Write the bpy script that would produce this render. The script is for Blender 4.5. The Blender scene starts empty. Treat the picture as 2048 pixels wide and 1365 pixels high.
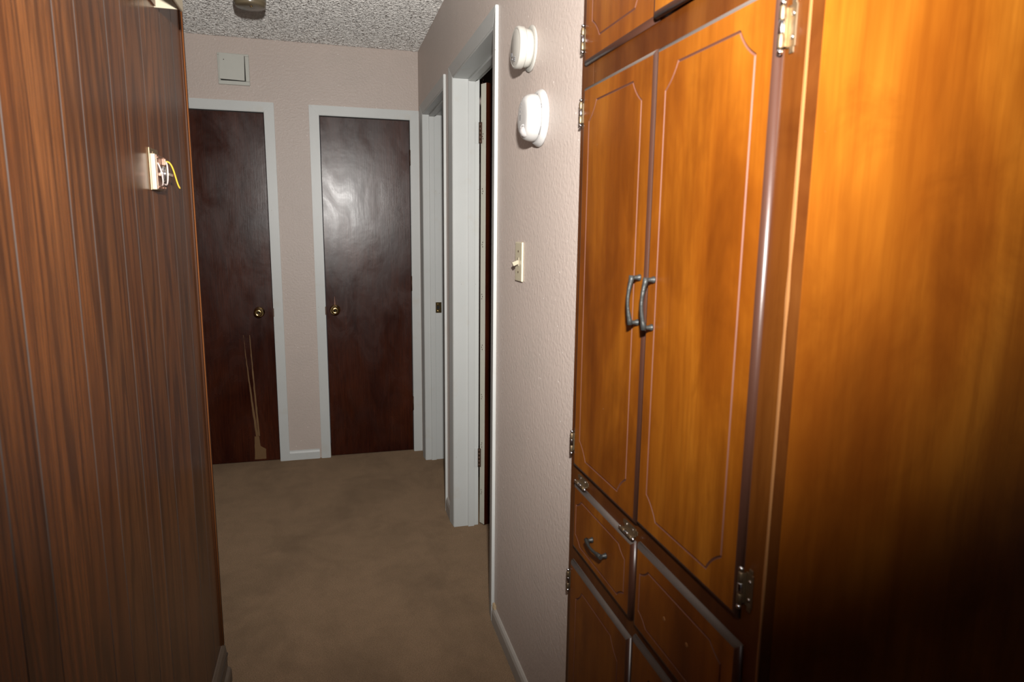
import bpy, bmesh, math, random
from mathutils import Vector, Matrix
random.seed(7)
S = bpy.context.scene
COL = S.collection
PI = math.pi

# ------------------------------------------------------------------ materials
def newmat(name):
    m = bpy.data.materials.new(name); m.use_nodes = True
    nt = m.node_tree
    b = nt.nodes['Principled BSDF']
    return m, nt, b

def nd(nt, kind, **kw):
    n = nt.nodes.new(kind)
    for k, v in kw.items():
        if k in n.inputs.keys(): n.inputs[k].default_value = v
        else: setattr(n, k, v)
    return n

def ramp(nt, fac, stops):
    r = nt.nodes.new('ShaderNodeValToRGB')
    els = r.color_ramp.elements
    while len(els) < len(stops): els.new(0.5)
    for e, (p, c) in zip(els, stops):
        e.position = p; e.color = (*c, 1) if len(c) == 3 else c
    nt.links.new(fac, r.inputs[0])
    return r.outputs[0]

def coords(nt, scale=(1, 1, 1), extra=None):
    t = nt.nodes.new('ShaderNodeTexCoord')
    m = nt.nodes.new('ShaderNodeMapping'); m.inputs['Scale'].default_value = scale
    src = t.outputs['Object']
    if extra is not None:
        a = nt.nodes.new('ShaderNodeVectorMath'); a.operation = 'ADD'
        nt.links.new(src, a.inputs[0]); nt.links.new(extra, a.inputs[1]); src = a.outputs[0]
    nt.links.new(src, m.inputs['Vector'])
    return m.outputs['Vector']

def noise(nt, vec, scale, detail=4, rough=.55, dist=0.0):
    n = nt.nodes.new('ShaderNodeTexNoise')
    n.inputs['Scale'].default_value = scale; n.inputs['Detail'].default_value = detail
    n.inputs['Roughness'].default_value = rough; n.inputs['Distortion'].default_value = dist
    nt.links.new(vec, n.inputs['Vector'])
    return n.outputs['Fac']

def mathn(nt, op, a, b=None, c=None):
    n = nt.nodes.new('ShaderNodeMath'); n.operation = op
    for i, x in enumerate((a, b, c)):
        if x is None: continue
        if isinstance(x, (int, float)): n.inputs[i].default_value = x
        else: nt.links.new(x, n.inputs[i])
    return n.outputs[0]

def mixc(nt, fac, a, b, mode='MIX'):
    n = nt.nodes.new('ShaderNodeMix'); n.data_type = 'RGBA'; n.blend_type = mode
    if isinstance(fac, (int, float)): n.inputs[0].default_value = fac
    else: nt.links.new(fac, n.inputs[0])
    for i, x in ((6, a), (7, b)):
        if isinstance(x, tuple): n.inputs[i].default_value = (*x, 1)
        else: nt.links.new(x, n.inputs[i])
    return n.outputs[2]

def bump(nt, bsdf, h, strength, dist):
    b = nt.nodes.new('ShaderNodeBump')
    b.inputs['Strength'].default_value = strength; b.inputs['Distance'].default_value = dist
    nt.links.new(h, b.inputs['Height']); nt.links.new(b.outputs[0], bsdf.inputs['Normal'])

def flat(name, col, rough=.5, metal=0.0, spec=.5, bscale=0, bstr=.2):
    m, nt, b = newmat(name)
    b.inputs['Base Color'].default_value = (*col, 1)
    b.inputs['Roughness'].default_value = rough
    b.inputs['Metallic'].default_value = metal
    b.inputs['Specular IOR Level'].default_value = spec
    v = coords(nt)
    n = noise(nt, v, bscale or 40, 3)
    c = mixc(nt, mathn(nt, 'MULTIPLY', n, .35), col, tuple(x * .72 for x in col))
    nt.links.new(c, b.inputs['Base Color'])
    if bscale: bump(nt, b, n, bstr, .001)
    return m

def make_wall_paint(name, col, bstr=.38):
    m, nt, b = newmat(name)
    v = coords(nt)
    big = noise(nt, v, 2.2, 4)
    c = mixc(nt, big, tuple(x * .93 for x in col), tuple(min(1, x * 1.06) for x in col))
    gr = noise(nt, v, 5.0, 3)
    g2 = ramp(nt, gr, [(.55, (0, 0, 0)), (.75, (1, 1, 1))])
    c = mixc(nt, mathn(nt, 'MULTIPLY', g2, .22), c, (col[0] * .8, col[1] * .86, col[2] * .86))
    vo = nt.nodes.new('ShaderNodeTexVoronoi'); vo.inputs['Scale'].default_value = 24
    nt.links.new(v, vo.inputs['Vector'])
    fl = mathn(nt, 'LESS_THAN', vo.outputs['Distance'], .045)
    c = mixc(nt, mathn(nt, 'MULTIPLY', fl, .8), c, (.92, .88, .84))  # bright flecks put the bumpy paint's glints into the colour
    nt.links.new(c, b.inputs['Base Color'])
    b.inputs['Roughness'].default_value = .46
    b.inputs['Specular IOR Level'].default_value = .5
    b.inputs['Diffuse Roughness'].default_value = .15
    h1 = noise(nt, v, 210, 3, .5)
    h2 = noise(nt, v, 85, 3, .5)
    h = mathn(nt, 'ADD', mathn(nt, 'MULTIPLY', h1, .45), h2)
    h = mathn(nt, 'ADD', h, mathn(nt, 'MULTIPLY', fl, .5))
    bump(nt, b, h, bstr, .0042)
    return m

def make_popcorn():
    m, nt, b = newmat('popcorn_ceiling')
    v = coords(nt)
    vo = nt.nodes.new('ShaderNodeTexVoronoi'); vo.inputs['Scale'].default_value = 105
    vo.feature = 'SMOOTH_F1'
    nt.links.new(v, vo.inputs['Vector'])
    n = noise(nt, v, 70, 4, .6)
    h = mathn(nt, 'ADD', mathn(nt, 'SUBTRACT', 1.0, vo.outputs['Distance']), n)
    c = mixc(nt, noise(nt, v, 3, 3), (.86, .83, .78), (.92, .90, .86))
    nt.links.new(c, b.inputs['Base Color'])
    b.inputs['Roughness'].default_value = .55
    b.inputs['Diffuse Roughness'].default_value = 1.0
    b.inputs['Sheen Weight'].default_value = .55; b.inputs['Sheen Roughness'].default_value = .6
    bump(nt, b, h, .7, .012)
    return m

def make_carpet():
    m, nt, b = newmat('carpet_pile')
    v = coords(nt)
    f = noise(nt, v, 330, 2, .7)
    mid = noise(nt, v, 14, 5, .6)
    st = noise(nt, v, 2.3, 4, .6, .6)
    st2 = noise(nt, coords(nt, (2.2, .9, 1)), 1.6, 4, .6, .4)
    c = ramp(nt, f, [(.30, (.145, .094, .056)), (.70, (.365, .248, .156))])
    c = mixc(nt, mathn(nt, 'MULTIPLY', ramp(nt, mid, [(.35, (0, 0, 0)), (.7, (1, 1, 1))]), .25), c, (.15, .104, .062))
    s = ramp(nt, st, [(.48, (0, 0, 0)), (.68, (1, 1, 1))])
    c = mixc(nt, mathn(nt, 'MULTIPLY', s, .30), c, (.088, .060, .038))
    s2 = ramp(nt, st2, [(.5, (0, 0, 0)), (.7, (1, 1, 1))])
    c = mixc(nt, mathn(nt, 'MULTIPLY', s2, .30), c, (.10, .068, .044))
    nt.links.new(c, b.inputs['Base Color'])
    b.inputs['Roughness'].default_value = .95
    b.inputs['Diffuse Roughness'].default_value = 1.0
    b.inputs['Specular IOR Level'].default_value = .1
    h = mathn(nt, 'ADD', f, mathn(nt, 'MULTIPLY', noise(nt, v, 90, 3), .8))
    bump(nt, b, h, .8, .006)
    return m

def make_panel_wood():
    m, nt, b = newmat('walnut_panelling')
    at = nt.nodes.new('ShaderNodeAttribute'); at.attribute_name = 'plank'
    off = nt.nodes.new('ShaderNodeCombineXYZ')
    p = at.outputs['Fac']
    for i, k in enumerate((17.0, 31.0, 43.0)):
        nt.links.new(mathn(nt, 'MULTIPLY', p, k), off.inputs[i])
    o = off.outputs[0]
    v1 = coords(nt, (1, 7.5, .55), o)
    n1 = noise(nt, v1, 1.25, 2.0, .45, .15)
    lines = mathn(nt, 'SINE', mathn(nt, 'MULTIPLY', n1, 62))
    v2 = coords(nt, (1, 60, 1.6), o)
    n2 = noise(nt, v2, 3.2, 4, .65)
    v3 = coords(nt, (1, 120, 5), o)
    n3 = noise(nt, v3, 4, 3, .6)
    v4 = coords(nt, (1, 5, .8), o)
    n4 = noise(nt, v4, 1.6, 3, .5)
    l2 = ramp(nt, mathn(nt, 'MULTIPLY_ADD', lines, .5, .5), [(.0, (1, 1, 1)), (.42, (.25, .25, .25)), (1, (0, 0, 0))])
    base = ramp(nt, n4, [(.25, (.082, .0225, .0050)), (.5, (.160, .053, .0125)), (.78, (.205, .075, .021))])
    base = mixc(nt, mathn(nt, 'MULTIPLY', ramp(nt, n2, [(.38, (0, 0, 0)), (.72, (1, 1, 1))]), .75), base, (.034, .0105, .004))
    base = mixc(nt, mathn(nt, 'MULTIPLY', l2, .62), base, (.024, .0070, .0028))
    base = mixc(nt, mathn(nt, 'MULTIPLY', ramp(nt, n3, [(.52, (0, 0, 0)), (.7, (1, 1, 1))]), .5), base, (.022, .0066, .003))
    tone = mathn(nt, 'MULTIPLY_ADD', p, .35, .80)
    hs = nt.nodes.new('ShaderNodeHueSaturation'); nt.links.new(base, hs.inputs['Color']); nt.links.new(tone, hs.inputs['Value'])
    nt.links.new(hs.outputs[0], b.inputs['Base Color'])
    b.inputs['Roughness'].default_value = .27
    b.inputs['Specular IOR Level'].default_value = .28
    bump(nt, b, n3, .10, .001)
    return m

def make_cabinet_wood(name, dark=1.0, sc=1.0, cath=0.0):
    m, nt, b = newmat(name)
    oi = nt.nodes.new('ShaderNodeObjectInfo')
    off = nt.nodes.new('ShaderNodeCombineXYZ')
    for i, k in enumerate((13.0, 29.0, 37.0)):
        nt.links.new(mathn(nt, 'MULTIPLY', oi.outputs['Random'], k), off.inputs[i])
    o = off.outputs[0]
    v1 = coords(nt, (4.2 * sc, 4.2 * sc, 1.1 * sc ** .5), o)
    n1 = noise(nt, v1, 1.5, 5, .58, .55)
    v2 = coords(nt, (30, 30, 1.3), o)
    n2 = noise(nt, v2, 1.8, 4, .6, .3)
    v3 = coords(nt, (150, 150, 9), o)
    n3 = noise(nt, v3, 1.5, 3, .6)
    v4 = coords(nt, (1, 1, .9), o)
    n4 = noise(nt, v4, 4.5, 5, .62, .8)
    d = dark
    base = ramp(nt, n1, [(.30, (.112 * d, .028 * d, .0020)), (.44, (.178 * d, .048 * d, .0032)), (.56, (.240 * d, .073 * d, .0050)), (.74, (.335 * d, .116 * d, .0095))])
    base = mixc(nt, mathn(nt, 'MULTIPLY', ramp(nt, n2, [(.42, (0, 0, 0)), (.72, (1, 1, 1))]), .42), base, (.098 * d, .022 * d, .0014))
    base = mixc(nt, mathn(nt, 'MULTIPLY', ramp(nt, n4, [(.50, (0, 0, 0)), (.74, (1, 1, 1))]), .55), base, (.075 * d, .0155 * d, .0011))
    base = mixc(nt, mathn(nt, 'MULTIPLY', n3, .16), base, (.098 * d, .022 * d, .0014))
    if cath:
        nc = noise(nt, coords(nt, (2.6, 2.6, .75), o), 1.1, 3, .5, .5)
        ring = mathn(nt, 'MULTIPLY_ADD', mathn(nt, 'SINE', mathn(nt, 'MULTIPLY', nc, 48)), .5, .5)
        base = mixc(nt, mathn(nt, 'MULTIPLY', ramp(nt, ring, [(.35, (0, 0, 0)), (1, (1, 1, 1))]), cath), base, (.12 * d, .027 * d, .0016))
    vo = nt.nodes.new('ShaderNodeTexVoronoi'); vo.inputs['Scale'].default_value = 13
    nt.links.new(coords(nt, (1, 1, .8), o), vo.inputs['Vector'])
    nick = mathn(nt, 'LESS_THAN', vo.outputs['Distance'], .016)
    base = mixc(nt, mathn(nt, 'MULTIPLY', nick, .75), base, (.30, .19, .11))
    nt.links.new(base, b.inputs['Base Color'])
    b.inputs['Roughness'].default_value = .34
    b.inputs['Specular IOR Level'].default_value = .20
    bump(nt, b, n3, .05, .001)
    return m

def make_door_wood():
    m, nt, b = newmat('mahogany_door_skin')
    oi = nt.nodes.new('ShaderNodeObjectInfo')
    off = nt.nodes.new('ShaderNodeCombineXYZ')
    nt.links.new(mathn(nt, 'MULTIPLY', oi.outputs['Random'], 23.0), off.inputs[0])
    nt.links.new(mathn(nt, 'MULTIPLY', oi.outputs['Random'], 11.0), off.inputs[2])
    o = off.outputs[0]
    n1 = noise(nt, coords(nt, (2.5, 2.5, 1), o), 2.2, 5, .6, .5)
    n2 = noise(nt, coords(nt, (160, 160, 5), o), 1.6, 4, .65)
    c = ramp(nt, n1, [(.28, (.020, .0030, .0011)), (.72, (.068, .0155, .0054))])
    c = mixc(nt, mathn(nt, 'MULTIPLY', ramp(nt, n2, [(.4, (0, 0, 0)), (.7, (1, 1, 1))]), .6), c, (.0095, .002, .0011))
    nt.links.new(c, b.inputs['Base Color'])
    n5 = noise(nt, coords(nt, (3.5, 3.5, 1.6), o), 1.7, 5, .62, 1.2)
    r = mathn(nt, 'MULTIPLY_ADD', n5, .34, .10)
    nt.links.new(r, b.inputs['Roughness'])
    b.inputs['Specular IOR Level'].default_value = .33
    bump(nt, b, mathn(nt, 'ADD', n2, mathn(nt, 'MULTIPLY', noise(nt, coords(nt), 9, 3), 4.0)), .13, .0012)
    return m

def make_trim_paint():
    m, nt, b = newmat('white_trim_paint')
    v = coords(nt)
    n = noise(nt, v, 3.5, 5, .6)
    c = mixc(nt, n, (.49, .505, .49), (.57, .58, .565))
    s = ramp(nt, noise(nt, v, 9, 4, .6), [(.60, (0, 0, 0)), (.78, (1, 1, 1))])
    c = mixc(nt, mathn(nt, 'MULTIPLY', s, .35), c, (.47, .42, .33))
    vo = nt.nodes.new('ShaderNodeTexVoronoi'); vo.inputs['Scale'].default_value = 22
    nt.links.new(v, vo.inputs['Vector'])
    c = mixc(nt, mathn(nt, 'MULTIPLY', mathn(nt, 'LESS_THAN', vo.outputs['Distance'], .035), .8), c, (.20, .12, .07))
    nt.links.new(c, b.inputs['Base Color'])
    b.inputs['Roughness'].default_value = .4
    bump(nt, b, noise(nt, coords(nt, (1, 1, .2)), 120, 3), .12, .001)
    return m

M = {}
M['wall'] = make_wall_paint('taupe_wall_paint', (.50, .420, .372))
M['ceil'] = make_popcorn()
M['carpet'] = make_carpet()
M['panel'] = make_panel_wood()
M['groove'] = flat('dusty_panel_groove', (.034, .026, .022), .8, bscale=60)
M['cab'] = make_cabinet_wood('orange_stained_maple')
M['cabend'] = make_cabinet_wood('rotary_cut_end_veneer', .90, .62, .38)
M['cabdark'] = make_cabinet_wood('red_brown_stained_frame', .48)
M['cabedge'] = flat('worn_dark_door_edge', (.052, .020, .012), .38, spec=.8, bscale=45)
M['dust'] = flat('dusty_top_edge', (.10, .079, .067), .85, bscale=70, bstr=.6)
M['route'] = flat('routed_groove_dust_highlight', (.12, .040, .021), .7, bscale=60)  # pinkish tone: worn, dusty wood plus the groove's highlight put into colour
M['worn'] = flat('bare_worn_wood', (.27, .115, .034), .6, bscale=50)
M['stripe'] = make_cabinet_wood('edge_banding_wood', .40)
M['door'] = make_door_wood()
M['trim'] = make_trim_paint()
M['basegrey'] = flat('grey_white_base_paint', (.50, .47, .43), .5, bscale=30)
M['doorpaint'] = flat('cream_door_edge_paint', (.60, .59, .50), .45, bscale=35)
M['basebrown'] = flat('dark_brown_base', (.16, .125, .095), .5, bscale=40)
M['copper'] = flat('worn_corner_bead_wood', (.20, .070, .022), .7, spec=.05, bscale=50)
M['cornerdark'] = flat('dark_corner_wood', (.050, .017, .0058), .5, spec=.15, bscale=50)
M['brass'] = flat('aged_brass', (.70, .50, .22), .16, 1.0)
M['hinge'] = flat('tarnished_brass_hinge', (.30, .22, .135), .52, 1.0, bscale=80)
M['pewter'] = flat('hammered_dark_pewter', (.040, .042, .040), .42, .35, bscale=160, bstr=.9)
M['steel'] = flat('bright_steel', (.72, .72, .74), .18, 1.0)
M['rust'] = flat('rusty_hinge_steel', (.07, .035, .02), .55, .5, bscale=90)
M['white'] = flat('warm_white_plastic', (.53, .515, .47), .38, bscale=25, bstr=.03)
M['whiter'] = flat('white_plastic', (.58, .57, .555), .34, bscale=25, bstr=.03)
M['cream'] = flat('cream_plastic', (.42, .37, .27), .40, bscale=25, bstr=.03)
M['ivory'] = flat('ivory_switch_plastic', (.70, .63, .45), .30, bscale=25, bstr=.03)
M['beige'] = flat('beige_detector_plastic', (.17, .135, .085), .25, bscale=25, bstr=.03)
M['greyp'] = flat('pale_grey_painted_metal', (.50, .50, .45), .45, bscale=20, bstr=.03)
M['black'] = flat('gap_shade_black', (.012, .011, .010), .8)  # near-black colour stands in for shade in the vent gap and holes
M['mark'] = flat('grey_printed_mark', (.16, .16, .17), .6)
M['wirew'] = flat('white_wire', (.72, .60, .55), .4)
M['wirey'] = flat('yellow_wire', (.75, .48, .05), .4)
M['red'] = flat('red_tip', (.5, .04, .03), .4)
M['pink'] = flat('old_copper_plate', (.20, .11, .075), .4, .5, bscale=60)
M['plaster'] = flat('chipped_plaster', (.48, .36, .22), .9, bscale=60, bstr=.8)
M['darkroom'] = flat('shade_darkened_room_paint', (.10, .085, .075), .7, bscale=20)  # taupe wall colour darkened so the side room looks unlit
g, gnt, gb = newmat('clear_lens_plastic')
gb.inputs['Base Color'].default_value = (.88, .84, .83, 1); gb.inputs['Roughness'].default_value = .08
gb.inputs['Transmission Weight'].default_value = .55; gb.inputs['IOR'].default_value = 1.45
M['lens'] = g

# ------------------------------------------------------------------ mesh helpers
def BM(): return bmesh.new()

def box(bm, x0, x1, y0, y1, z0, z1, mi=0, bev=0.0, seg=2, mat=None):
    t = bmesh.new()
    bmesh.ops.create_cube(t, size=1)
    for v in t.verts:
        v.co = Vector((x0 + (v.co.x + .5) * (x1 - x0), y0 + (v.co.y + .5) * (y1 - y0), z0 + (v.co.z + .5) * (z1 - z0)))
    if bev: bmesh.ops.bevel(t, geom=t.edges[:], offset=bev, segments=seg, affect='EDGES', profile=.6)
    if mat is not None: bmesh.ops.transform(t, matrix=mat, verts=t.verts)
    merge(bm, t, mi)

def merge(bm, t, mi=None):
    mp = {}
    for v in t.verts: mp[v] = bm.verts.new(v.co)
    for f in t.faces:
        try: nf = bm.faces.new([mp[v] for v in f.verts])
        except ValueError: continue
        nf.material_index = f.material_index if mi is None else mi
    t.free()

def lathe(bm, prof, origin, axis, seg=40, mi=0, caps=True):
    """prof: list of (radius, height along axis)"""
    ax = Vector(axis).normalized()
    u = ax.orthogonal().normalized(); w = ax.cross(u)
    o = Vector(origin); rings = []
    for r, h in prof:
        if r < 1e-6: rings.append([bm.verts.new(o + ax * h)])
        else: rings.append([bm.verts.new(o + ax * h + (u * math.cos(2 * PI * k / seg) + w * math.sin(2 * PI * k / seg)) * r) for k in range(seg)])
    fs = []
    for a, b in zip(rings, rings[1:]):
        for k in range(seg):
            j = (k + 1) % seg
            if len(a) == 1 and len(b) == 1: continue
            if len(a) == 1: q = [a[0], b[k], b[j]]
            elif len(b) == 1: q = [a[k], b[0], a[j]]
            else: q = [a[k], b[k], b[j], a[j]]
            try: f = bm.faces.new(q); f.material_index = mi; f.smooth = True; fs.append(f)
            except ValueError: pass
    if caps:
        for rg in (rings[0], rings[-1]):
            if len(rg) > 2:
                try: f = bm.faces.new(rg); f.material_index = mi
                except ValueError: pass

def tube(bm, pts, rad, seg=10, mi=0, flat_=None):
    """rad: number or list; flat_: (width scale) along cross axis"""
    pts = [Vector(p) for p in pts]; n = len(pts)
    rs = rad if isinstance(rad, (list, tuple)) else [rad] * n
    rings = []; up = None
    for i, p in enumerate(pts):
        d = (pts[min(i + 1, n - 1)] - pts[max(i - 1, 0)]).normalized()
        if up is None: up = d.orthogonal().normalized()
        else: up = (up - d * up.dot(d)).normalized()
        s = d.cross(up)
        rings.append([bm.verts.new(p + (up * math.cos(2 * PI * k / seg) + s * math.sin(2 * PI * k / seg)) * rs[i]) for k in range(seg)])
    for a, b in zip(rings, rings[1:]):
        for k in range(seg):
            j = (k + 1) % seg
            f = bm.faces.new([a[k], b[k], b[j], a[j]]); f.smooth = True; f.material_index = mi
    for rg in (rings[0], rings[-1]):
        f = bm.faces.new(rg); f.material_index = mi

def finish(bm):
    bmesh.ops.recalc_face_normals(bm, faces=bm.faces[:])

def rootloc(o):
    while o.parent: o = o.parent
    return o.location

def mk(name, bm, mats, parent=None, base=None, keep_normals=False):
    """bm is in world coordinates; origin goes to the thing's base"""
    if not keep_normals: finish(bm)
    me = bpy.data.meshes.new(name)
    loc = Vector(rootloc(parent)) if parent else (Vector(base) if base else Vector((0, 0, 0)))
    bmesh.ops.translate(bm, verts=bm.verts[:], vec=-loc)
    bm.to_mesh(me); bm.free()
    if not isinstance(mats, (list, tuple)): mats = [mats]
    for m in mats: me.materials.append(M[m] if isinstance(m, str) else m)
    o = bpy.data.objects.new(name, me); COL.objects.link(o)
    if parent: o.parent = parent
    else: o.location = loc
    return o

def tag(o, label, cat=None, group=None, kind=None):
    if label: o['label'] = label
    if cat: o['category'] = cat
    if group: o['group'] = group
    if kind: o['kind'] = kind
    return o

def thing(name, loc, label, cat, group=None, kind=None):
    o = bpy.data.objects.new(name, None); COL.objects.link(o); o.location = loc
    o.empty_display_size = .1
    return tag(o, label, cat, group, kind)

def struct(o, label, cat):
    return tag(o, label, cat, kind='structure')

# ------------------------------------------------------------------ dimensions (metres)
XR = .5386        # right hallway wall face
YF = 4.118        # far wall face
XL = -.363        # panelled wall face
ZC = 2.44
WT = .109          # wall thickness
# ------------------------------------------------------------------ shell
bm = BM(); box(bm, -1.9, 3.0, -1.6, 4.4, -.06, 0); struct(mk('floor', bm, 'carpet'), 'stained tan brown carpet covering the whole hallway floor', 'floor')
bm = BM()
gx0, gx1, gy0, gy1, gs = -1.14, XR, 1.6, YF, .0056
box(bm, -1.9, 3.0, -1.6, gy0, ZC, ZC + .06); box(bm, -1.9, gx0, gy0, 4.4, ZC, ZC + .06); box(bm, gx1, 3.0, gy0, 4.4, ZC, ZC + .06); box(bm, gx0, gx1, gy1, 4.4, ZC, ZC + .06)
nx, ny = int((gx1 - gx0) / gs), int((gy1 - gy0) / gs)
rows = []
for j in range(ny + 1):
    row = []
    for i in range(nx + 1):
        e = i in (0, nx) or j in (0, ny)
        r1 = random.random()
        row.append(bm.verts.new((gx0 + (gx1 - gx0) * (i + (0 if e else random.uniform(-.35, .35))) / nx, gy0 + (gy1 - gy0) * (j + (0 if e else random.uniform(-.35, .35))) / ny, ZC - (0 if e else .0042 * r1 * r1))))
    rows.append(row)
for j in range(ny):
    for i in range(nx):
        f = bm.faces.new([rows[j][i], rows[j + 1][i], rows[j + 1][i + 1], rows[j][i + 1]]); f.smooth = True
struct(mk('ceiling', bm, 'ceil', keep_normals=False), 'grey white popcorn textured ceiling above the hallway', 'ceiling')

A0, A1 = 2.224, 2.955      # near open doorway, clear jamb faces
B0, B1 = 3.215, 3.92       # second doorway
ZH = 2.055                 # head of doorways
JT = .018
bm = BM()
for y0, y1, z0, z1 in ((1.412, A0 - JT, 0, ZC), (A0 - JT, A1 + JT, ZH + JT, ZC), (A1 + JT, B0 - JT, 0, ZC), (B0 - JT, B1 + JT, ZH + JT, ZC), (B1 + JT, YF, 0, ZC)):
    box(bm, XR, XR + WT, y0, y1, z0, z1)
struct(mk('wall_right', bm, 'wall'), 'pinkish taupe textured wall with two doorways on the right side', 'wall')

# far wall with two closet door openings
L0, L1 = -.865, -.327
R0, R1 = -.035, .488
ZD = 2.052
bm = BM()
for x0, x1, z0, z1 in ((-1.25, L0 - JT, 0, ZC), (L0 - JT, L1 + JT, ZD + JT, ZC), (L1 + JT, R0 - JT, 0, ZC), (R0 - JT, R1 + JT, ZD + JT, ZC), (R1 + JT, XR + WT + 1.6, 0, ZC)):
    box(bm, x0, x1, YF, YF + .11, z0, z1)
struct(mk('wall_far', bm, 'wall'), 'pale taupe end wall of the hallway holding two dark doors', 'wall')

# panelled left wall with random width planks
gro = [-1.5, -1.30, -1.10, -.86, -.72, -.46, -.31, -.06, .10, .34, .50, .66, .838, .9319, 1.1242, 1.2156, 1.372, 1.4705, 1.6119, 1.8011, 1.925, 2.028]
bm = BM(); lay = bm.faces.layers.float.new('plank')
prof = []
gw, gi, gd = .0017, .0007, .0022
for i, y in enumerate(gro):
    if i == 0: prof.append((XL, y)); continue
    if i == len(gro) - 1: prof.append((XL, y)); break
    prof += [(XL, y - gw), (XL - gd, y - gi), (XL - gd, y + gi), (XL, y + gw)]
bot = [bm.verts.new((x, y, 0)) for x, y in prof]; top = [bm.verts.new((x, y, ZC)) for x, y in prof]
pr = random.random()
for i in range(len(prof) - 1):
    f = bm.faces.new([bot[i], bot[i + 1], top[i + 1], top[i]])
    isg = (i % 4) != 0
    f.material_index = 1 if isg else 0
    if not isg: pr = random.random()
    f[lay] = pr
b0, b1 = bm.verts.new((XL - .11, gro[0], 0)), bm.verts.new((XL - .11, gro[-1], 0))
t0, t1 = bm.verts.new((XL - .11, gro[0], ZC)), bm.verts.new((XL - .11, gro[-1], ZC))
bm.faces.new([b1, b0, t0, t1]); bm.faces.new([bot[-1], b1, t1, top[-1]]); bm.faces.new([b0, bot[0], top[0], t0])
bm.faces.new(top + [t1, t0]); bm.faces.new(list(reversed(bot)) + [b0, b1])
struct(mk('wall_left', bm, ['panel', 'groove']), 'dark walnut grooved wood panelling wall on the left', 'wall')

# corner post trim of the panelled wall: dark board with a worn coppery bead
bm = BM()
box(bm, XL - .112, XL + .004, 2.029, 2.068, 0, ZC, 0, .003)
tube(bm, [(XL + .0042, 2.041, .0), (XL + .0042, 2.041, ZC)], .0024, 10, 1)
struct(mk('trim_1', bm, ['cornerdark', 'copper']), 'dark wooden corner strip with coppery worn edge ending the panelled wall', 'corner trim')

# recess to the left beyond the panelled wall
bm = BM()
box(bm, -1.25, -1.14, 2.0, YF, 0, ZC); box(bm, -1.25, XL - .113, 1.94, 2.03, 0, ZC)
struct(mk('wall_recess', bm, 'wall'), 'taupe side wall of the hallway recess behind the panelling', 'wall')
# unlit side room behind the open doorways
bm = BM()
box(bm, 2.2, 2.3, 1.45, YF, 0, ZC); box(bm, XR + WT + .001, 2.3, 1.43, 1.53, 0, ZC)
struct(mk('wall_side_room', bm, 'darkroom'), 'dim wall of the unlit side room seen past the open door', 'wall')
# wall that carries on to the right of the built-in cabinet
bm = BM(); box(bm, 1.16, 3.0, .74, .85, 0, ZC)
struct(mk('wall_front_right', bm, 'wall'), 'taupe wall to the right of the built-in cabinet', 'wall')

# ------------------------------------------------------------------ baseboards
def base_profile(bm, p0, p1, nrm, h, t, mi=0):
    """baseboard from p0 to p1 (x,y) with outward normal nrm"""
    n = Vector((nrm[0], nrm[1], 0))
    pr = [(0, 0), (t, 0), (t, h * .72), (t * .72, h * .90), (t * .25, h), (0, h)]
    rings = []
    for p in (p0, p1):
        rings.append([bm.verts.new(Vector((p[0], p[1], 0)) + n * a + Vector((0, 0, b))) for a, b in pr])
    k = len(pr)
    for i in range(k):
        j = (i + 1) % k
        f = bm.faces.new([rings[0][i], rings[1][i], rings[1][j], rings[0][j]]); f.material_index = mi
    for r in rings: bm.faces.new(r).material_index = mi

bm = BM(); base_profile(bm, (XR, 1.412), (XR, 2.150), (-1, 0), .062, .012); struct(mk('baseboard_right', bm, 'basegrey'), 'low chipped grey white baseboard along the right wall', 'baseboard')
bm = BM(); base_profile(bm, (XR, 3.025), (XR, 3.146), (-1, 0), .075, .011); struct(mk('baseboard_between', bm, 'basegrey'), 'short baseboard between the two right doorways', 'baseboard')
bm = BM(); base_profile(bm, (-.283, YF), (-.098, YF), (0, -1), .060, .011); struct(mk('baseboard_far', bm, 'trim'), 'short white baseboard between the two dark end doors', 'baseboard')
bm = BM()
base_profile(bm, (XL, -1.5), (XL, 2.05), (1, 0), .135, .012, 0)
tube(bm, [(XL + .0125, -1.5, .095), (XL + .0125, 2.048, .095)], .0035, 8, 0)
base_profile(bm, (XL + .0121, -1.5), (XL + .0121, 2.048), (1, 0), .05, .011, 1)
struct(mk('baseboard_left', bm, ['basebrown', 'basebrown']), 'brown painted baseboard at the foot of the panelling', 'baseboard')
bm = BM()
for k in range(5):
    y = 2.128 + k * .004
    box(bm, XR - .009 - .002 * (k % 2), XR - .0005, y, y + .005, .060 + .003 * (k % 3), .078 - .004 * (k % 2), 0, .001)
tag(mk('plaster_chip', bm, 'plaster'), 'crumbled plaster chip at the end of the right baseboard beside the door casing', 'plaster chip')

# ------------------------------------------------------------------ doorways on the right wall
def casing_profile_box(bm, x0, x1, y0, y1, z0, z1): box(bm, x0, x1, y0, y1, z0, z1, 0, .0025)

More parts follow.
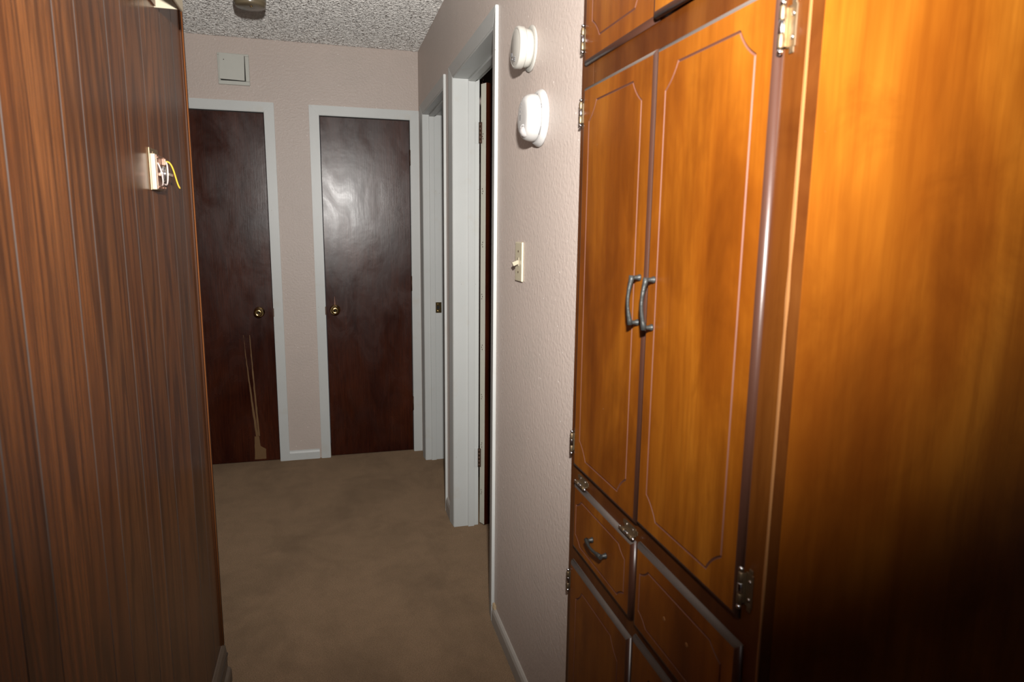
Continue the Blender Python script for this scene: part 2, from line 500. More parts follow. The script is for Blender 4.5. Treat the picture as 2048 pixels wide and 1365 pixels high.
CW = .066
def doorway(name, y0, y1, zh, label, so=.064):
    t = thing(name, (XR, (y0 + y1) / 2, 0), label, 'doorway', kind='structure')
    pr = .016; rv = .006
    zt = zh + rv + CW - .015
    # tapered casing (thin at the opening, thicker outside) with mitred head
    bm = BM()
    a0_, b0_ = y0 - rv - CW + .006, y0 - rv
    a1_, b1_ = y1 + rv, y1 + rv + CW - .006
    zz = zh + rv
    for pts, thick in (([(a0_, 0), (b0_, 0), (b0_, zz), (a0_, zt)], (1, 0, 0, 1)),
                       ([(a1_, 0), (b1_, 0), (b1_, zt), (a1_, zz)], (0, 1, 1, 0)),
                       ([(b0_, zz), (a1_, zz), (b1_, zt), (a0_, zt)], (0, 0, 1, 1))):
        f0 = [bm.verts.new((XR - (.0115 if q else .0048), y, z)) for (y, z), q in zip(pts, thick)]
        f1 = [bm.verts.new((XR - .0002, y, z)) for y, z in pts]
        bm.faces.new(f0); bm.faces.new(f1[::-1])
        for i in range(4): j = (i + 1) % 4; bm.faces.new([f0[i], f0[j], f1[j], f1[i]])
    bmesh.ops.bevel(bm, geom=bm.edges[:], offset=.0012, segments=2, affect='EDGES')
    mk('casing', bm, 'trim', t)
    bm = BM()
    box(bm, XR - .0035, XR + WT + .006, y0 - JT + .0003, y0, 0, zh + JT, 0, .0015)
    box(bm, XR - .0035, XR + WT + .006, y1, y1 + JT - .0003, 0, zh + JT, 0, .0015)
    box(bm, XR - .0035, XR + WT + .006, y0, y1, zh, zh + JT - .0003, 0, .0015)
    mk('jamb', bm, 'trim', t)
    bm = BM()
    sx0, sx1, st = XR + so, XR + so + .030, .010
    box(bm, sx0, sx1, y0 + .0002, y0 + st, 0, zh - .0002, 0, .002)
    box(bm, sx0, sx1, y1 - st, y1 - .0002, 0, zh - .0002, 0, .002)
    box(bm, sx0, sx1, y0 + st, y1 - st, zh - st, zh - .0002, 0, .002)
    mk('door_stop', bm, 'trim', t)
    return t

dA = doorway('door_3', A0, A1, ZH, 'nearer doorway on the right wall, white casing with its dark door swung into the side room')
dB = doorway('door_4', B0, B1, ZH, 'farther doorway on the right wall, white casing and brass strike plate beside the end wall', .032)
# strike plate on B
bm = BM()
y = B1 - .0006
box(bm, XR + .064, XR + .099, y - .0016, y, .918, .982, 0, .0004)
for z in (.930, .970): lathe(bm, [(.0045, 0), (.004, .0016), (0, .0022)], (XR + .078, y - .0015, z), (0, -1, 0), 12, 0)
o = mk('strike_plate', bm, 'brass', dB); o['label'] = 'brass strike plate'
# the far door_stop sits under the plate so lift it in front
bm = BM(); lathe(bm, [(.010, 0), (.010, .0006)], (XR + .0785, y - .0016, .951), (0, -1, 0), 18)
mk('latch_hole', bm, 'black', o)

# leaf of door 3, swung open into the side room
HX, HY = XR + .1165, A1 - .004          # hinge pin
ang = math.radians(25)                  # leaf direction measured from +X towards +Y
ld = Vector((math.cos(ang), math.sin(ang), 0)); nn = Vector((math.sin(ang), -math.cos(ang), 0))
Mx = Matrix(((ld.x, nn.x, 0, HX), (ld.y, nn.y, 0, HY), (0, 0, 1, 0), (0, 0, 0, 1)))
bm = BM()
box(bm, .0062, .70, .0, .036, .012, 2.04, 0, .001)
for v in bm.verts: pass
box(bm, .0050, .0061, .0008, .0352, .014, 2.038, 1)
bmesh.ops.transform(bm, matrix=Mx, verts=bm.verts[:])
leaf = mk('door_leaf', bm, ['door', 'doorpaint'], dA); leaf['label'] = 'dark brown door leaf with painted hinge edge, standing open'
bm = BM()
for k in range(9):
    z = .16 + k * .235
    for q in range(3):
        box(bm, .0044, .0049, .010 + .004 * ((q + k) % 2), .014 + .004 * ((q + k) % 2), z + q * .010, z + q * .010 + .005)
bmesh.ops.transform(bm, matrix=Mx, verts=bm.verts[:])
mk('nail_mark', bm, 'rust', leaf)
def door3_hinge(zc):
    bm = BM(); h = .045
    box(bm, XR + .0955, XR + .1140, A1 - .0032, A1 - .0002, zc - h, zc + h, 0, .0005)
    for z in (zc - .03, zc, zc + .03): lathe(bm, [(.004, 0), (.003, .0012), (0, .0016)], (XR + .101 + .006 * (z != zc), A1 - .0016, z), (0, -1, 0), 10, 1)
    hp = (HX, HY - .004)
    for i in range(5):
        z0 = zc - h + i * .018
        lathe(bm, [(.0062, 0), (.0062, .0172)], (hp[0], hp[1], z0), (0, 0, 1), 14, 1 if i % 2 else 2)
    box(bm, HX + .0035, HX + .0075, HY - .010, HY - .003, zc - h, zc + h, 2, .0005)
    o = mk('hinge', bm, ['trim', 'rust', 'rust'], dA); o['label'] = 'hinge with white painted jamb plate and rusty barrel'
for z in (1.833, .343): door3_hinge(z)

# ------------------------------------------------------------------ two dark doors in the far wall
def far_door(name, x0, x1, knob_x, knob_z, hinge_side, label, vis_right=True):
    t = thing(name, ((x0 + x1) / 2, YF, 0), label, 'door', kind='structure')
    pr = .015; cw = .052; zt = ZD + cw
    bm = BM()
    a, b = x0 - cw, x1 + cw
    for pts in ([(a, 0), (x0, 0), (x0, ZD), (a, zt)], [(x1, 0), (b, 0), (b, zt), (x1, ZD)], [(x0, ZD), (x1, ZD), (b, zt), (a, zt)]):
        f0 = [bm.verts.new((x, YF - pr, z)) for x, z in pts]; f1 = [bm.verts.new((x, YF - .0002, z)) for x, z in pts]
        bm.faces.new(f0); bm.faces.new(f1[::-1])
        for i in range(4): j = (i + 1) % 4; bm.faces.new([f0[i], f0[j], f1[j], f1[i]])
    bmesh.ops.bevel(bm, geom=bm.edges[:], offset=.0018, segments=2, affect='EDGES')
    mk('casing', bm, 'trim', t)
    bm = BM()
    for xa, xb in ((x0 - JT + .0003, x0 + .003), (x1 - .003, x1 + JT - .0003)): box(bm, xa, xb, YF - .011, YF + .11, 0, ZD + JT, 0, .001)
    box(bm, x0 + .003, x1 - .003, YF - .011, YF + .11, ZD - .003, ZD + JT - .0003, 0, .001)
    mk('jamb', bm, 'trim', t)
    bm = BM(); box(bm, x0 + .0065, x1 - .0065, YF + .002, YF + .037, .008, ZD - .007, 0, .0012)
    leaf = mk('door_leaf', bm, 'door', t)
    # knob and rose
    bm = BM()
    lathe(bm, [(.031, .0), (.031, .002), (.027, .006), (.018, .009), (.0125, .011), (.0118, .024), (.016, .028), (.0245, .034), (.0275, .043), (.0262, .052), (.020, .059), (.010, .0622), (.009, .0605), (0, .0605)], (knob_x, YF + .002, knob_z), (0, -1, 0), 32)
    k = mk('door_knob', bm, 'brass', t); k['label'] = 'polished brass door knob'
    bm = BM(); lathe(bm, [(.0045, 0), (.0045, .002)], (knob_x, YF - .0582, knob_z), (0, -1, 0), 12)
    mk('keyhole', bm, 'black', k)
    # latch plate on the knob side edge
    lx = x1 - .003 if knob_x > (x0 + x1) / 2 else x0 + .003
    bm = BM(); box(bm, lx - .004, lx + .004, YF - .0135, YF + .0015, knob_z - .028, knob_z + .022, 0, .001)
    mk('strike_plate', bm, 'rust', t)
    hx = x1 - .003 if hinge_side > 0 else x0 + .003
    for z in (1.833, 1.08, .318):
        bm = BM()
        lathe(bm, [(.0055, 0), (.0055, .088)], (hx, YF - .006, z - .044), (0, 0, 1), 12)
        for q in (-.044, .044): lathe(bm, [(.004, -.004), (.0058, 0), (.004, .004)], (hx, YF - .006, z + q), (0, 0, 1), 10)
        o = mk('hinge', bm, 'rust', t); o['label'] = 'small rusty hinge barrel'
    return t, leaf
dL, leafL = far_door('door_1', L0, L1, -.409, .920, -1, 'left dark mahogany end door with long pale scrapes near its foot')
dR, leafR = far_door('door_2', R0, R1, .022, .925, 1, 'right dark mahogany end door with shiny glare on its upper half')
# pale scrapes on the left door
def strip_poly(bm, pts, y):
    vs = [bm.verts.new((x, y, z)) for x, z in pts]
    n = len(vs) // 2
    for i in range(n - 1): bm.faces.new([vs[2 * i], vs[2 * i + 1], vs[2 * i + 3], vs[2 * i + 2]])
bm = BM(); ys = YF + .0017
def wob(a): return a + random.uniform(-.0012, .0012)
L = []
for k in range(26):
    t_ = k / 25; z = .785 - t_ * .62
    xl = -.4720 + .0150 * t_ + .004 * t_ * t_; w = .004 + .007 * t_
    L += [(wob(xl), z), (wob(xl + w), z)]
strip_poly(bm, L, ys)
L = []
for k in range(26):
    t_ = k / 25; z = .785 - t_ * .62
    xl = -.5045 + .028 * t_ + .012 * t_ ** 2; w = .0015 + .012 * t_
    L += [(wob(xl), z), (wob(xl + w), z)]
strip_poly(bm, L, ys)
L = []
for k in range(8):
    t_ = k / 7; z = .164 - t_ * .145
    L += [(wob(-.473 - .004 * t_), z), (wob(-.446 + (.010 * t_ if t_ < .45 else .034)), z)]
strip_poly(bm, L, ys)
o = mk('scrape_mark', bm, flat('scraped_raw_wood', (.15, .075, .023), .7, bscale=120, bstr=.5), leafL); o['label'] = 'pale bare wood scrape'
bm = BM()
L = []
for k in range(10):
    t_ = k / 9; z = 1.005 - t_ * .05
    L += [(.021 - .001 - .003 * t_, z), (.021 + .001 + .003 * t_, z)]
strip_poly(bm, L, YF + .0017)
o = mk('scrape_mark', bm, flat('pinkish_bare_scrape', (.23, .11, .075), .7, bscale=90), leafR); o['label'] = 'thin pale scrape above the knob'

# ------------------------------------------------------------------ cover box on the far wall
t = thing('vent_cover', (-.475, YF, 2.18), 'square pale grey vent cover box high on the end wall above the left door', 'vent cover')
vx0, vx1, vz0, vz1 = -.556, -.394, 2.186, 2.350
bm = BM()
fw = .021
for x0, x1, z0, z1 in ((vx0, vx1, vz0, vz0 + fw), (vx0, vx1, vz1 - fw * .5, vz1), (vx0, vx0 + .013, vz0 + fw, vz1 - fw * .5), (vx1 - fw, vx1, vz0 + fw, vz1 - fw * .5)):
    box(bm, x0, x1, YF - .014, YF - .0003, z0, z1, 0, .003)
mk('frame', bm, 'greyp', t)
bm = BM(); box(bm, vx0 + .013, vx1 - fw, YF - .0035, YF - .0004, vz0 + fw, vz1 - fw * .5); mk('back_plate', bm, 'black', t)  # black sheet paints in the shade seen around the flap
bm = BM()
box(bm, vx0 + .0085, vx1 - .0245, -.006, .006, vz0 + .0245, vz1 - .003, 0, .002)
c = Vector(((vx0 + vx1) / 2 - .005, YF - .0175, (vz0 + vz1) / 2))
bmesh.ops.transform(bm, matrix=Matrix.Translation((c.x, c.y, c.z)) @ Matrix.Rotation(math.radians(1.5), 4, 'Y') @ Matrix.Rotation(math.radians(1.2), 4, 'Z') @ Matrix.Translation((-c.x, 0, -c.z)), verts=bm.verts[:])
fl = mk('flap', bm, 'greyp', t)
bm = BM(); lathe(bm, [(.0028, 0), (.0022, .0015), (0, .002)], (-.522, YF - .0238, 2.313), (0, -1, 0), 12); mk('screw', bm, 'rust', fl)

# ------------------------------------------------------------------ ceiling detector
DX, DY = -.296, 3.262
t = thing('ceiling_detector', (DX, DY, ZC), 'round beige detector hanging from the popcorn ceiling before the end wall', 'smoke detector')
bm = BM(); lathe(bm, [(.064, .0), (.064, .014), (.061, .018), (.061, .040)], (DX, DY, ZC - .0003), (0, 0, -1), 48)
mk('mounting_base', bm, 'beige', t)
bm = BM(); lathe(bm, [(.0595, .0405), (.066, .045), (.0665, .066), (.065, .073), (.0635, .0745), (.0635, .078), (.061, .084), (.056, .087), (.020, .088), (0, .088)], (DX, DY, ZC), (0, 0, -1), 48)
b_ = mk('cover', bm, 'beige', t)
bm = BM(); lathe(bm, [(.006, 0), (.005, .003), (0, .0042)], (DX + .006, DY - .02, ZC - .0880), (0, 0, -1), 14); mk('test_button', bm, 'brass', b_)

# ------------------------------------------------------------------ alarms on the right wall
ax = (-1, 0, 0)
t = thing('smoke_alarm', (XR, 1.797, 1.893), 'upper flat round off-white smoke alarm on the right wall', 'smoke alarm')
P0 = (XR - .0004, 1.797, 1.893)
bm = BM(); lathe(bm, [(.0585, 0), (.0585, .003), (.057, .0048), (.047, .0052)], P0, ax, 56); mk('mounting_plate', bm, 'white', t)
bm = BM(); lathe(bm, [(.0465, .0055), (.0475, .012), (.048, .0225), (.0462, .0232), (.0462, .0245), (.0520, .0252), (.0530, .0275), (.0530, .0405), (.0515, .0435), (.0480, .0452), (.0465, .0446), (.0450, .0446), (.0440, .0452), (0, .0462)], P0, ax, 56)
bd = mk('alarm_body', bm, 'white', t)
bm = BM()
for i in range(3):
    for j in range(2):
        box(bm, XR - .0478, XR - .0455, 1.793 + j * .006, 1.797 + j * .006, 1.8580 + i * .0045, 1.8605 + i * .0045)
mk('sounder_slot', bm, 'mark', bd)
bm = BM(); lathe(bm, [(.006, 0), (.006, .0015), (.005, .0022), (0, .0024)], (XR - .0455, 1.826, 1.880), ax, 16); box(bm, XR - .0478, XR - .0452, 1.818, 1.824, 1.866, 1.870); mk('test_button', bm, 'mark', bd)

t = thing('strobe_alarm', (XR, 1.702, 1.700), 'lower domed white combination alarm below the flat smoke alarm', 'smoke alarm')
P0 = (XR - .0004, 1.702, 1.700)
bm = BM(); lathe(bm, [(.0715, 0), (.0715, .0035), (.0705, .006), (.066, .0125), (.0632, .0150), (.058, .0152)], P0, ax, 64); mk('mounting_plate', bm, 'whiter', t)
bm = BM(); lathe(bm, [(.0575, .0155), (.0585, .0175), (.0588, .0240), (.0575, .033), (.0545, .0405), (.0500, .0460), (.0440, .0495), (.0375, .0508), (.020, .0514), (0, .0516)], P0, ax, 64)
bd = mk('alarm_body', bm, 'whiter', t)
for a0, a1 in ((15, 22), (62, 67), (70, 73), (118, 140), (-60, -40), (200, 222)):
    pts = []; bm = BM()
    for k in range(8):
        a = math.radians(a0 + (a1 - a0) * k / 7)
        pts.append((XR - .0160, 1.702 - .0588 * math.sin(a), 1.700 + .0588 * math.cos(a)))
    tube(bm, pts, .0011, 6)
    mk('vent_slot', bm, 'mark', bd)
bm = BM(); lathe(bm, [(.0150, -.006), (.0150, .000), (.0138, .006), (.0100, .0105), (.005, .013), (0, .0136)], (XR - .0445, 1.690, 1.664), Vector((-1, -.28, -.55)), 28)
ln = mk('strobe_lens', bm, 'lens', bd); ln['label'] = 'clear bulging lens'
bm = BM(); lathe(bm, [(.0185, -.004), (.0185, .0012), (.0162, .0022), (.0150, .0010), (.0150, -.004)], (XR - .0455, 1.690, 1.664), Vector((-1, -.28, -.55)), 32, caps=False)
mk('lens_rim', bm, 'whiter', bd)
bm = BM()
for i, (yy, zz, w, h) in enumerate(((1.714, 1.706, .012, .0016), (1.714, 1.7025, .010, .0016), (1.714, 1.699, .012, .0016), (1.714, 1.6955, .008, .0016), (1.713, 1.716, .004, .005), (1.709, 1.726, .003, .003), (1.706, 1.734, .003, .003))):
    box(bm, XR - .0523, XR - .0510, yy - w / 2, yy + w / 2, zz - h / 2, zz + h / 2)
mk('printed_text', bm, 'mark', bd)

# ------------------------------------------------------------------ light switch
sy, sz = 1.876, 1.323
t = thing('light_switch', (XR, sy, sz), 'ivory toggle light switch plate on the right wall below the alarms', 'light switch')
bm = BM(); box(bm, XR - .0062, XR - .0003, sy - .0355, sy + .0355, sz - .0572, sz + .0572, 0, .0035, 3); mk('switch_plate', bm, 'ivory', t)
bm = BM(); box(bm, XR - .0075, XR - .0060, sy - .006, sy + .006, sz - .0125, sz + .0125, 0, .0008)
mt = Matrix.Translation((XR - .006, sy, sz)) @ Matrix.Rotation(math.radians(-24), 4, 'Y')
box(bm, -.019, .0, -.0046, .0046, -.0058, .0058, 0, .0012, mat=mt)
mk('toggle', bm, 'cream', t)
for z in (sz - .0302, sz + .0302):
    bm = BM(); lathe(bm, [(.0034, 0), (.0030, .0010), (0, .0015)], (XR - .0061, sy, z), ax, 12); mk('screw', bm, 'rust', t)

# ------------------------------------------------------------------ thermostat with its cover missing
t = thing('thermostat', (XL, 1.63, 1.49), 'small cream thermostat without cover showing coil and loose wires on the panelling', 'thermostat')
bm = BM(); box(bm, XL + .0003, XL + .0030, 1.596, 1.672, 1.490, 1.579, 0, .0012); box(bm, XL + .0028, XL + .0034, 1.622, 1.628, 1.566, 1.572)
mk('wall_plate', bm, 'hinge', t)
bm = BM(); box(bm, XL + .0032, XL + .0125, 1.597, 1.668, 1.4915, 1.5660, 0, .0015); mk('thermostat_base', bm, 'cream', t)
bm = BM()
box(bm, XL + .0127, XL + .0145, 1.602, 1.667, 1.493, 1.565, 0, .0006)
for y, z in ((1.606, 1.498), (1.640, 1.497), (1.662, 1.498), (1.606, 1.559), (1.660, 1.561)):
    lathe(bm, [(.0030, 0), (.0026, .003), (0, .0036)], (XL + .0144, y, z), (1, 0, 0), 10)
box(bm, XL + .0146, XL + .0225, 1.645, 1.662, 1.546, 1.560, 0, .001)
box(bm, XL + .0146, XL + .0200, 1.604, 1.612, 1.520, 1.527, 0, .001)
mk('mounting_bracket', bm, 'pink', t)
bm = BM()
cy, cz = 1.637, 1.527
lathe(bm, [(.0165, .0148), (.0170, .016), (.0170, .021), (.0155, .0225), (.0060, .0230), (.0055, .0265), (0, .0268)], (XL, cy, cz), (1, 0, 0), 30)
pts = [(XL + .0245, cy + (.007 + .0013 * k / 6) * math.cos(k * PI / 6), cz + (.007 + .0013 * k / 6) * math.sin(k * PI / 6)) for k in range(40)]
tube(bm, pts, .0011, 6)
mk('bimetal_coil', bm, 'steel', t)
def bez(p, n=18):
    p = [Vector(q) for q in p]; out = []
    for i in range(n + 1):
        s = i / n; q = p[:]
        while len(q) > 1: q = [q[j].lerp(q[j + 1], s) for j in range(len(q) - 1)]
        out.append(q[0])
    return out
bm = BM()
tube(bm, bez([(XL + .020, 1.650, 1.552), (XL + .031, 1.632, 1.560), (XL + .033, 1.610, 1.520), (XL + .028, 1.634, 1.494), (XL + .018, 1.645, 1.506)]), .0013, 8)
tube(bm, bez([(XL + .015, 1.608, 1.548), (XL + .024, 1.606, 1.53), (XL + .022, 1.622, 1.50), (XL + .015, 1.632, 1.502)]), .0013, 8)
o = mk('wire', bm, 'wirew', t); o['label'] = 'white looped wire'
bm = BM()
tube(bm, bez([(XL + .020, 1.650, 1.553), (XL + .034, 1.655, 1.562), (XL + .036, 1.664, 1.530), (XL + .036, 1.676, 1.508), (XL + .041, 1.682, 1.499)]), .0015, 8)
o = mk('wire', bm, 'wirey', t); o['label'] = 'loose yellow wire'
bm = BM(); box(bm, XL + .0225, XL + .0260, 1.652, 1.694, 1.5245, 1.5305, 0, .0008); box(bm, XL + .0224, XL + .0261, 1.6935, 1.699, 1.526, 1.5305, 1, .0006)
mk('set_lever', bm, ['cream', 'red'], t)

# ------------------------------------------------------------------ chime box high on the panelling
cy1, cy0, cz0, cz1, cp = 1.755, 1.555, 1.896, 2.10, .060
t = thing('door_chime', (XL, 1.655, cz0), 'cream door chime box high on the panelling at the top edge of the photo', 'door chime')
bm = BM()
box(bm, XL + cp - .006, XL + cp, cy0, cy1, cz0, cz1, 0, .0022)
box(bm, XL + .0003, XL + cp - .006, cy0, cy0 + .004, cz0 + .004, cz1, 0)
box(bm, XL + .0003, XL + cp - .006, cy1 - .004, cy1, cz0 + .004, cz1, 0)
box(bm, XL + .0003, XL + cp - .006, cy0 + .004, cy1 - .004, cz1 - .004, cz1, 0)
cv = mk('chime_cover', bm, 'cream', t)
bm = BM(); box(bm, XL + cp - .0095, XL + cp - .0065, cy0 + .006, cy1 - .006, cz0 + .003, cz0 + .012, 0, .0008); mk('inner_lip', bm, 'cream', cv)
bm = BM(); box(bm, XL + .0001, XL + .004, cy0 + .0045, cy1 - .0045, cz0 + .006, cz1 - .005); mk('back_plate', bm, 'pink', t)
bm = BM(); box(bm, XL + .012, XL + .030, cy0 + .02, cy1 - .055, cz0 + .022, cz0 + .026, 0, .001)
box(bm, XL + .004, XL + .012, cy0 + .05, cy1 - .09, cz0 + .020, cz0 + .10, 0, .001)
mk('chime_bar', bm, 'whiter', t)

# ------------------------------------------------------------------ built-in linen cabinet
CY0, CY1 = .6888, 1.410
XF = XR - .0010          # face frame front
XD = .5278               # door front (lipped doors stand 10 mm proud)
KD = XD / .5216
def ky(y): return y * KD
def kz(z): return 1.4155 + (z - 1.4155) * KD
CX1 = 1.14
t = cab = thing('linen_cabinet', (XR, 1.05, 0), 'tall built-in orange stained wooden linen cabinet filling the right foreground', 'cabinet')
bm = BM()
FB = XF + .019
def ff(y0, y1, z0, z1): box(bm, XF, FB, y0, y1, z0, z1, 0, .0008)
ff(CY0, .750, 0, 2.438); ff(1.345, CY1, 0, 2.438)
rails = ((2.35, 2.438), (1.688, 1.772), (.832, .905), (.640, .710), (0, .105))
for z0, z1 in rails: ff(.750, 1.345, z0, z1)
for (a, b), (c_, d_) in zip(rails[1:], rails): ff(1.022, 1.074, b, c_)
mk('face_frame', bm, 'cabdark', cab)
bm = BM()
n = 60
vs = []
for k in range(n + 1):
    z = .0 + 2.43 * k / n
    w = .0016 + .0011 * random.random() + (.0008 if random.random() < .2 else 0)
    vs.append([bm.verts.new((XF - .0004, CY0 + w, z)), bm.verts.new((XF - .0004, CY0 - .0004, z)), bm.verts.new((XF + w * .8, CY0 - .0004, z))])
for a, b in zip(vs, vs[1:]):
    for i in range(2): bm.faces.new([a[i], a[i + 1], b[i + 1], b[i]])
o = mk('worn_corner', bm, 'worn', cab); o['label'] = 'pale worn corner edge'
bm = BM(); box(bm, XF + .0006, FB, CY0 - .0003, CY0 - .00005, .002, 2.436); mk('edge_banding', bm, 'stripe', cab)
bm = BM(); box(bm, FB + .0008, CX1, CY0, CY0 + .018, .0, 2.438, 0, .0008)
o = mk('end_panel', bm, 'cabend', cab); o['label'] = 'plain orange stained plywood end panel'
bm = BM()
box(bm, FB, CX1, CY1 - .018, CY1, 0, 2.436); box(bm, CX1, CX1 + .006, CY0, CY1, 0, 2.436)
for z in (.105, .66, .86, 1.73, 2.40): box(bm, FB, CX1, CY0 + .018, CY1 - .018, z - .009, z + .009)
mk('carcass', bm, 'cabdark', cab)

def offset_poly(pts, d):
    n = len(pts); out = []
    for i in range(n):
        p0, p1, p2 = Vector(pts[i - 1]), Vector(pts[i]), Vector(pts[(i + 1) % n])
        e1 = (p1 - p0).normalized(); e2 = (p2 - p1).normalized()
        n1 = Vector((-e1.y, e1.x)); n2 = Vector((-e2.y, e2.x))
        m = (n1 + n2)
        m = m / max(.25, m.dot(n1)) if m.length > 1e-6 else n1
        q = p1 + m * d
        out.append((q.x, q.y))
    return out

def route_poly(y0, y1, z0, z1, cw, ch):
    """closed counter-clockwise outline with shallow concave clipped corners"""
    pts = []
    def corner(pa, pb, inward):
        a, b = Vector(pa), Vector(pb); c = (a + b) / 2 + Vector(inward) * (.14 * (a - b).length)
        for k in range(6):
            s = k / 5; q = a.lerp(c, s).lerp(c.lerp(b, s), s); pts.append((q.x, q.y))
    r = .7071
    corner((y0, z0 + ch), (y0 + cw, z0), (r, r))
    corner((y1 - cw, z0), (y1, z0 + ch), (-r, r))
    corner((y1, z1 - ch), (y1 - cw, z1), (-r, -r))
    corner((y0 + cw, z1), (y0, z1 - ch), (r, -r))
    return pts

def routed_panel(name, y0, y1, z0, z1, mrg, cw, ch, parent, xf=XD, xb=None, dusttop=False, xform=None, label=None, gw=.0020, gdep=.0024):
    """lipped cabinet front in the plane x = xf; front faces -X. material slots: wood, dark edge, dust, route"""
    xb = XF - .0003 if xb is None else xb
    y0, y1, z0, z1 = ky(y0), ky(y1), kz(z0), kz(z1)
    bm = BM()
    ml, mr, mb_, mt_ = mrg
    ch_ = .0045
    def loop(pts, x): return [bm.verts.new((x, p[0], p[1])) for p in pts]
    def rect(i): return [(y0 + i, z0 + i), (y1 - i, z0 + i), (y1 - i, z1 - i), (y0 + i, z1 - i)]
    ch_ = .0085
    back = loop(rect(0), xb)
    ers = [loop(rect(ch_ * (1 - math.cos(k * PI / 10))), xf + ch_ * (1 - math.sin(k * PI / 10))) for k in range(6)]
    e3 = ers[-1]
    bm.faces.new(back)
    rings_ = [back] + ers
    for a, b in zip(rings_, rings_[1:]):
        for i in range(4):
            j = (i + 1) % 4
            f = bm.faces.new([a[i], a[j], b[j], b[i]]); f.smooth = a is not back
            f.material_index = 2 if (i == 2 and dusttop) else 1
    rp = route_poly(y0 + ml, y1 - mr, z0 + mb_, z1 - mt_, cw, ch)
    lo = loop(offset_poly(rp, -gw), xf); lm = loop(rp, xf + gdep); li = loop(offset_poly(rp, gw), xf)
    n = len(rp)
    for a, b in ((lo, lm), (lm, li)):
        for i in range(n):
            j = (i + 1) % n
            bm.faces.new([a[i], a[j], b[j], b[i]]).material_index = 3
    bm.faces.new(li)
    ed = []
    for lp in (e3, lo):
        for i in range(len(lp)):
            v, w = lp[i], lp[(i + 1) % len(lp)]
            e = bm.edges.get((v, w)) or bm.edges.new((v, w)); ed.append(e)
    bmesh.ops.triangle_fill(bm, use_beauty=True, use_dissolve=False, edges=ed, normal=(-1, 0, 0))
    if xform is not None: bmesh.ops.transform(bm, matrix=xform, verts=bm.verts[:])
    o = mk(name, bm, ['cab', 'cabedge', 'dust', 'route'], parent)
    if label: o['label'] = label
    return o

def bow_handle(parent, p0, p1, xf, out=.021, xform=None):
    """hammered bow pull between two feet on the door face"""
    bm = BM()
    p0, p1 = (ky(p0[0]), kz(p0[1])), (ky(p1[0]), kz(p1[1]))
    a, b = Vector((xf, *p0)), Vector((xf, *p1)); d = (b - a); L_ = d.length; dn = d / L_
    for q, s in ((a, 1), (b, -1)):
        lathe(bm, [(.0062, .0001), (.0058, .0020), (.0040, .006), (.0036, .012), (.0042, out * .80)], q, (-1, 0, 0), 14)
    pts = []; rad = []
    for k in range(17):
        s = k / 16
        bow = out * .74 + .0062 * math.sin(PI * s)
        pts.append(a + dn * (L_ * s + (-.0035 if k == 0 else .0035 if k == 16 else 0)) + Vector((-bow, 0, 0)))
        rad.append(.0030 + .0022 * abs(2 * s - 1) ** 2 + random.uniform(-.0003, .0003))
    tube(bm, pts, rad, 12)
    if xform is not None: bmesh.ops.transform(bm, matrix=xform, verts=bm.verts[:])
    o = mk('handle', bm, 'pewter', parent); o['label'] = 'dark hammered bow handle'
    return o

def pin_hinge(parent, base, along, across, half=.024, out=.0090):
    """ball tipped cabinet hinge; base = point on frame at barrel, along = barrel direction, across = direction of the frame leaf"""
    B = Vector(base); al = Vector(along); ac = Vector(across); out_ = Vector((-1, 0, 0))
    R = Matrix((( *out_, 0), (*ac, 0), (*al, 0), (0, 0, 0, 1))).transposed()
    R[3][3] = 1; Tm = Matrix.Translation(B) @ R
    bm = BM()
    # frame leaf with clipped tips
    box(bm, .0002, .0022, .003, .019, -half, half, 0, .0006, mat=Tm)
    box(bm, .0002, .0020, .009, .017, -half - .007, half + .007, 0, .0009, mat=Tm)
    box(bm, .0022, out + .0025, .003, .0050, -half * .92, half * .92, 0, .0006, mat=Tm)
    for s in (-1, 1):
        lathe(bm, [(.0030, 0), (.0026, .0014), (0, .0020)], Tm @ Vector((.0022, .0135, s * half * .55)), out_, 12, 1)
        lathe(bm, [(.0012, 0), (.0032, .0015), (.0040, .0040), (.0030, .0066), (0, .0078)], Tm @ Vector((out, .0022, s * half)), al * s, 14, 1)
    for i in range(3):
        z0 = -half + i * half * 2 / 3
        lathe(bm, [(.0036, .0004), (.0040, .0010), (.0040, half * 2 / 3 - .0010), (.0036, half * 2 / 3 - .0002)], Tm @ Vector((out, .0022, z0)), al, 16, 1 if i == 1 else 0)
    o = mk('hinge', bm, ['hinge', 'steel'], parent); o['label'] = 'tarnished brass ball tip hinge'
    return o

mD = (.040, .040, .030, .036)
# tall doors
d1 = routed_panel('cabinet_door', 1.0362, 1.3585, .885, 1.709, (.046, .038, .034, .037), .037, .037, cab, dusttop=True, label='far tall routed cabinet door')
d2 = routed_panel('cabinet_door', .7225, 1.0342, .890, 1.708, (.043, .0377, .035, .037), .037, .037, cab, dusttop=True, label='near tall routed cabinet door')
bow_handle(d1, (1.0585, 1.2565), (1.0585, 1.3355), XD)
bow_handle(d2, (1.0050, 1.2550), (1.0050, 1.3355), XD)
# upper doors, the near one hanging slightly ajar
u1 = routed_panel('cabinet_door', 1.0415, 1.3615, 1.7525, 2.37, (.042, .042, .042, .04), .040, .036, cab, label='far upper cabinet door')
aj = Matrix.Translation((XF, ky(.7225), 0)) @ Matrix.Rotation(math.radians(1.8), 4, 'Z') @ Matrix.Translation((-XF, -ky(.7225), 0))
u2 = routed_panel('cabinet_door', .7225, 1.0365, 1.7520, 2.37, (.040, .040, .042, .04), .040, .036, cab, xform=aj, label='near upper cabinet door hanging slightly ajar')
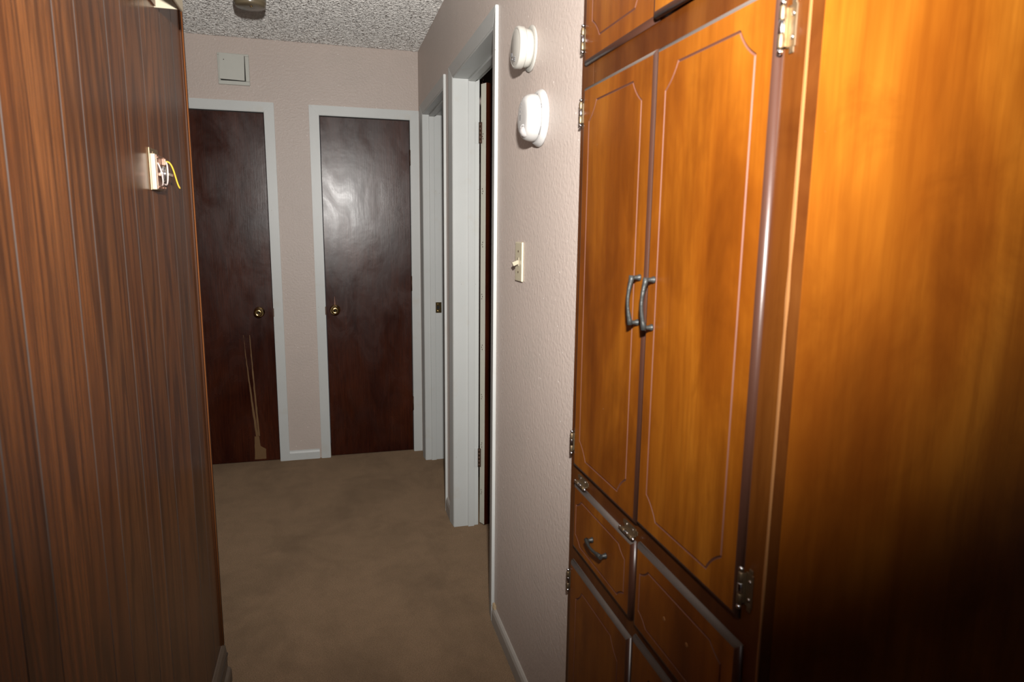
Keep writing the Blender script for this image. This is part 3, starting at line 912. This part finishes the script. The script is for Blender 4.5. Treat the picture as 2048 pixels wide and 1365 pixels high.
# flip-up hatches
h1 = routed_panel('hatch_door', 1.0420, 1.3500, .690, .8480, (.030, .020, .022, .030), .030, .019, cab, dusttop=True, label='small flip-up hatch with dusty top and its handle')
h2 = routed_panel('hatch_door', .7120, 1.0285, .690, .8560, (.037, .022, .025, .034), .030, .019, cab, dusttop=True, label='small flip-up hatch missing its handle')
bow_handle(h1, (1.229, .7640), (1.157, .7640), XD, .018)
for y in (.9130, .8400):
    bm = BM(); lathe(bm, [(.0042, 0), (.0040, .0004), (.0022, .0006), (0, .0004)], (XD, ky(y), kz(.7735)), (-1, 0, 0), 12)
    o = mk('screw_hole', bm, 'worn', h2); o['label'] = 'pale screw hole left by a lost handle'
# lower doors
l1 = routed_panel('cabinet_door', 1.0435, 1.3600, .085, .6530, (.043, .045, .04, .044), .036, .034, cab, dusttop=True, label='far lower cabinet door')
l2 = routed_panel('cabinet_door', .7120, 1.0300, .085, .6700, (.043, .040, .04, .044), .036, .034, cab, dusttop=True, label='near lower cabinet door')
# hinges
pin_hinge(cab, (XF, .7285, 1.657), (0, 0, 1), (0, -1, 0))
pin_hinge(cab, (XF, .7285, .934), (0, 0, 1), (0, -1, 0))
for z in (1.810, 1.662, .933, .590, 2.27):
    pin_hinge(cab, (XF, 1.3765, z), (0, 0, 1), (0, 1, 0), .022, .0125)
for y in (1.312, 1.070): pin_hinge(cab, (XF, ky(y), .8455), (0, 1, 0), (0, 0, 1))
pin_hinge(cab, (XF, .7285, .590), (0, 0, 1), (0, -1, 0))

# ------------------------------------------------------------------ camera
f_px, yaw, pitch, roll, H = 1324.07, 15.3863, 9.5553, -.6698, 1.4155
y_, p_, r_ = map(math.radians, (yaw, pitch, roll))
Fv = Vector((math.sin(y_) * math.cos(p_), math.cos(y_) * math.cos(p_), -math.sin(p_)))
Rv0 = Vector((math.cos(y_), -math.sin(y_), 0)); Dv0 = Fv.cross(Rv0)
Rv = Rv0 * math.cos(r_) + Dv0 * math.sin(r_); Dv = -Rv0 * math.sin(r_) + Dv0 * math.cos(r_)
cam = bpy.data.cameras.new('camera'); co = bpy.data.objects.new('camera', cam); COL.objects.link(co)
mm = Matrix((Rv, -Dv, -Fv)).transposed().to_4x4(); mm.translation = (0, 0, H)
co.matrix_world = mm
cam.sensor_width = 36; cam.lens = f_px / 2048 * 36; cam.clip_start = .01
cam.dof.use_dof = True; cam.dof.focus_distance = 3.2; cam.dof.aperture_fstop = 6.3
S.camera = co

# ------------------------------------------------------------------ light: the photographer's flash, a little room light
fl = bpy.data.lights.new('camera_flash', 'SPOT'); fo = bpy.data.objects.new('camera_flash', fl); COL.objects.link(fo)
fo.location = (.04, .0, 1.72)
aim = Vector((.139, .99, .04))
fo.rotation_euler = aim.to_track_quat('-Z', 'Y').to_euler()
fl.energy = 350; fl.spot_size = math.radians(106); fo.scale = (1.4, 1, 1); fl.spot_blend = 1.0; fl.shadow_soft_size = .030
fl.color = (1.0, .97, .93)
w = bpy.data.worlds.new('world'); S.world = w; w.use_nodes = True
w.node_tree.nodes['Background'].inputs[0].default_value = (.95, .95, 1.0, 1)
w.node_tree.nodes['Background'].inputs[1].default_value = .04

S.view_settings.view_transform = 'Standard'; S.view_settings.look = 'None'
S.view_settings.gamma = 1; S.view_settings.use_curve_mapping = False
S.view_settings.exposure = 0.0
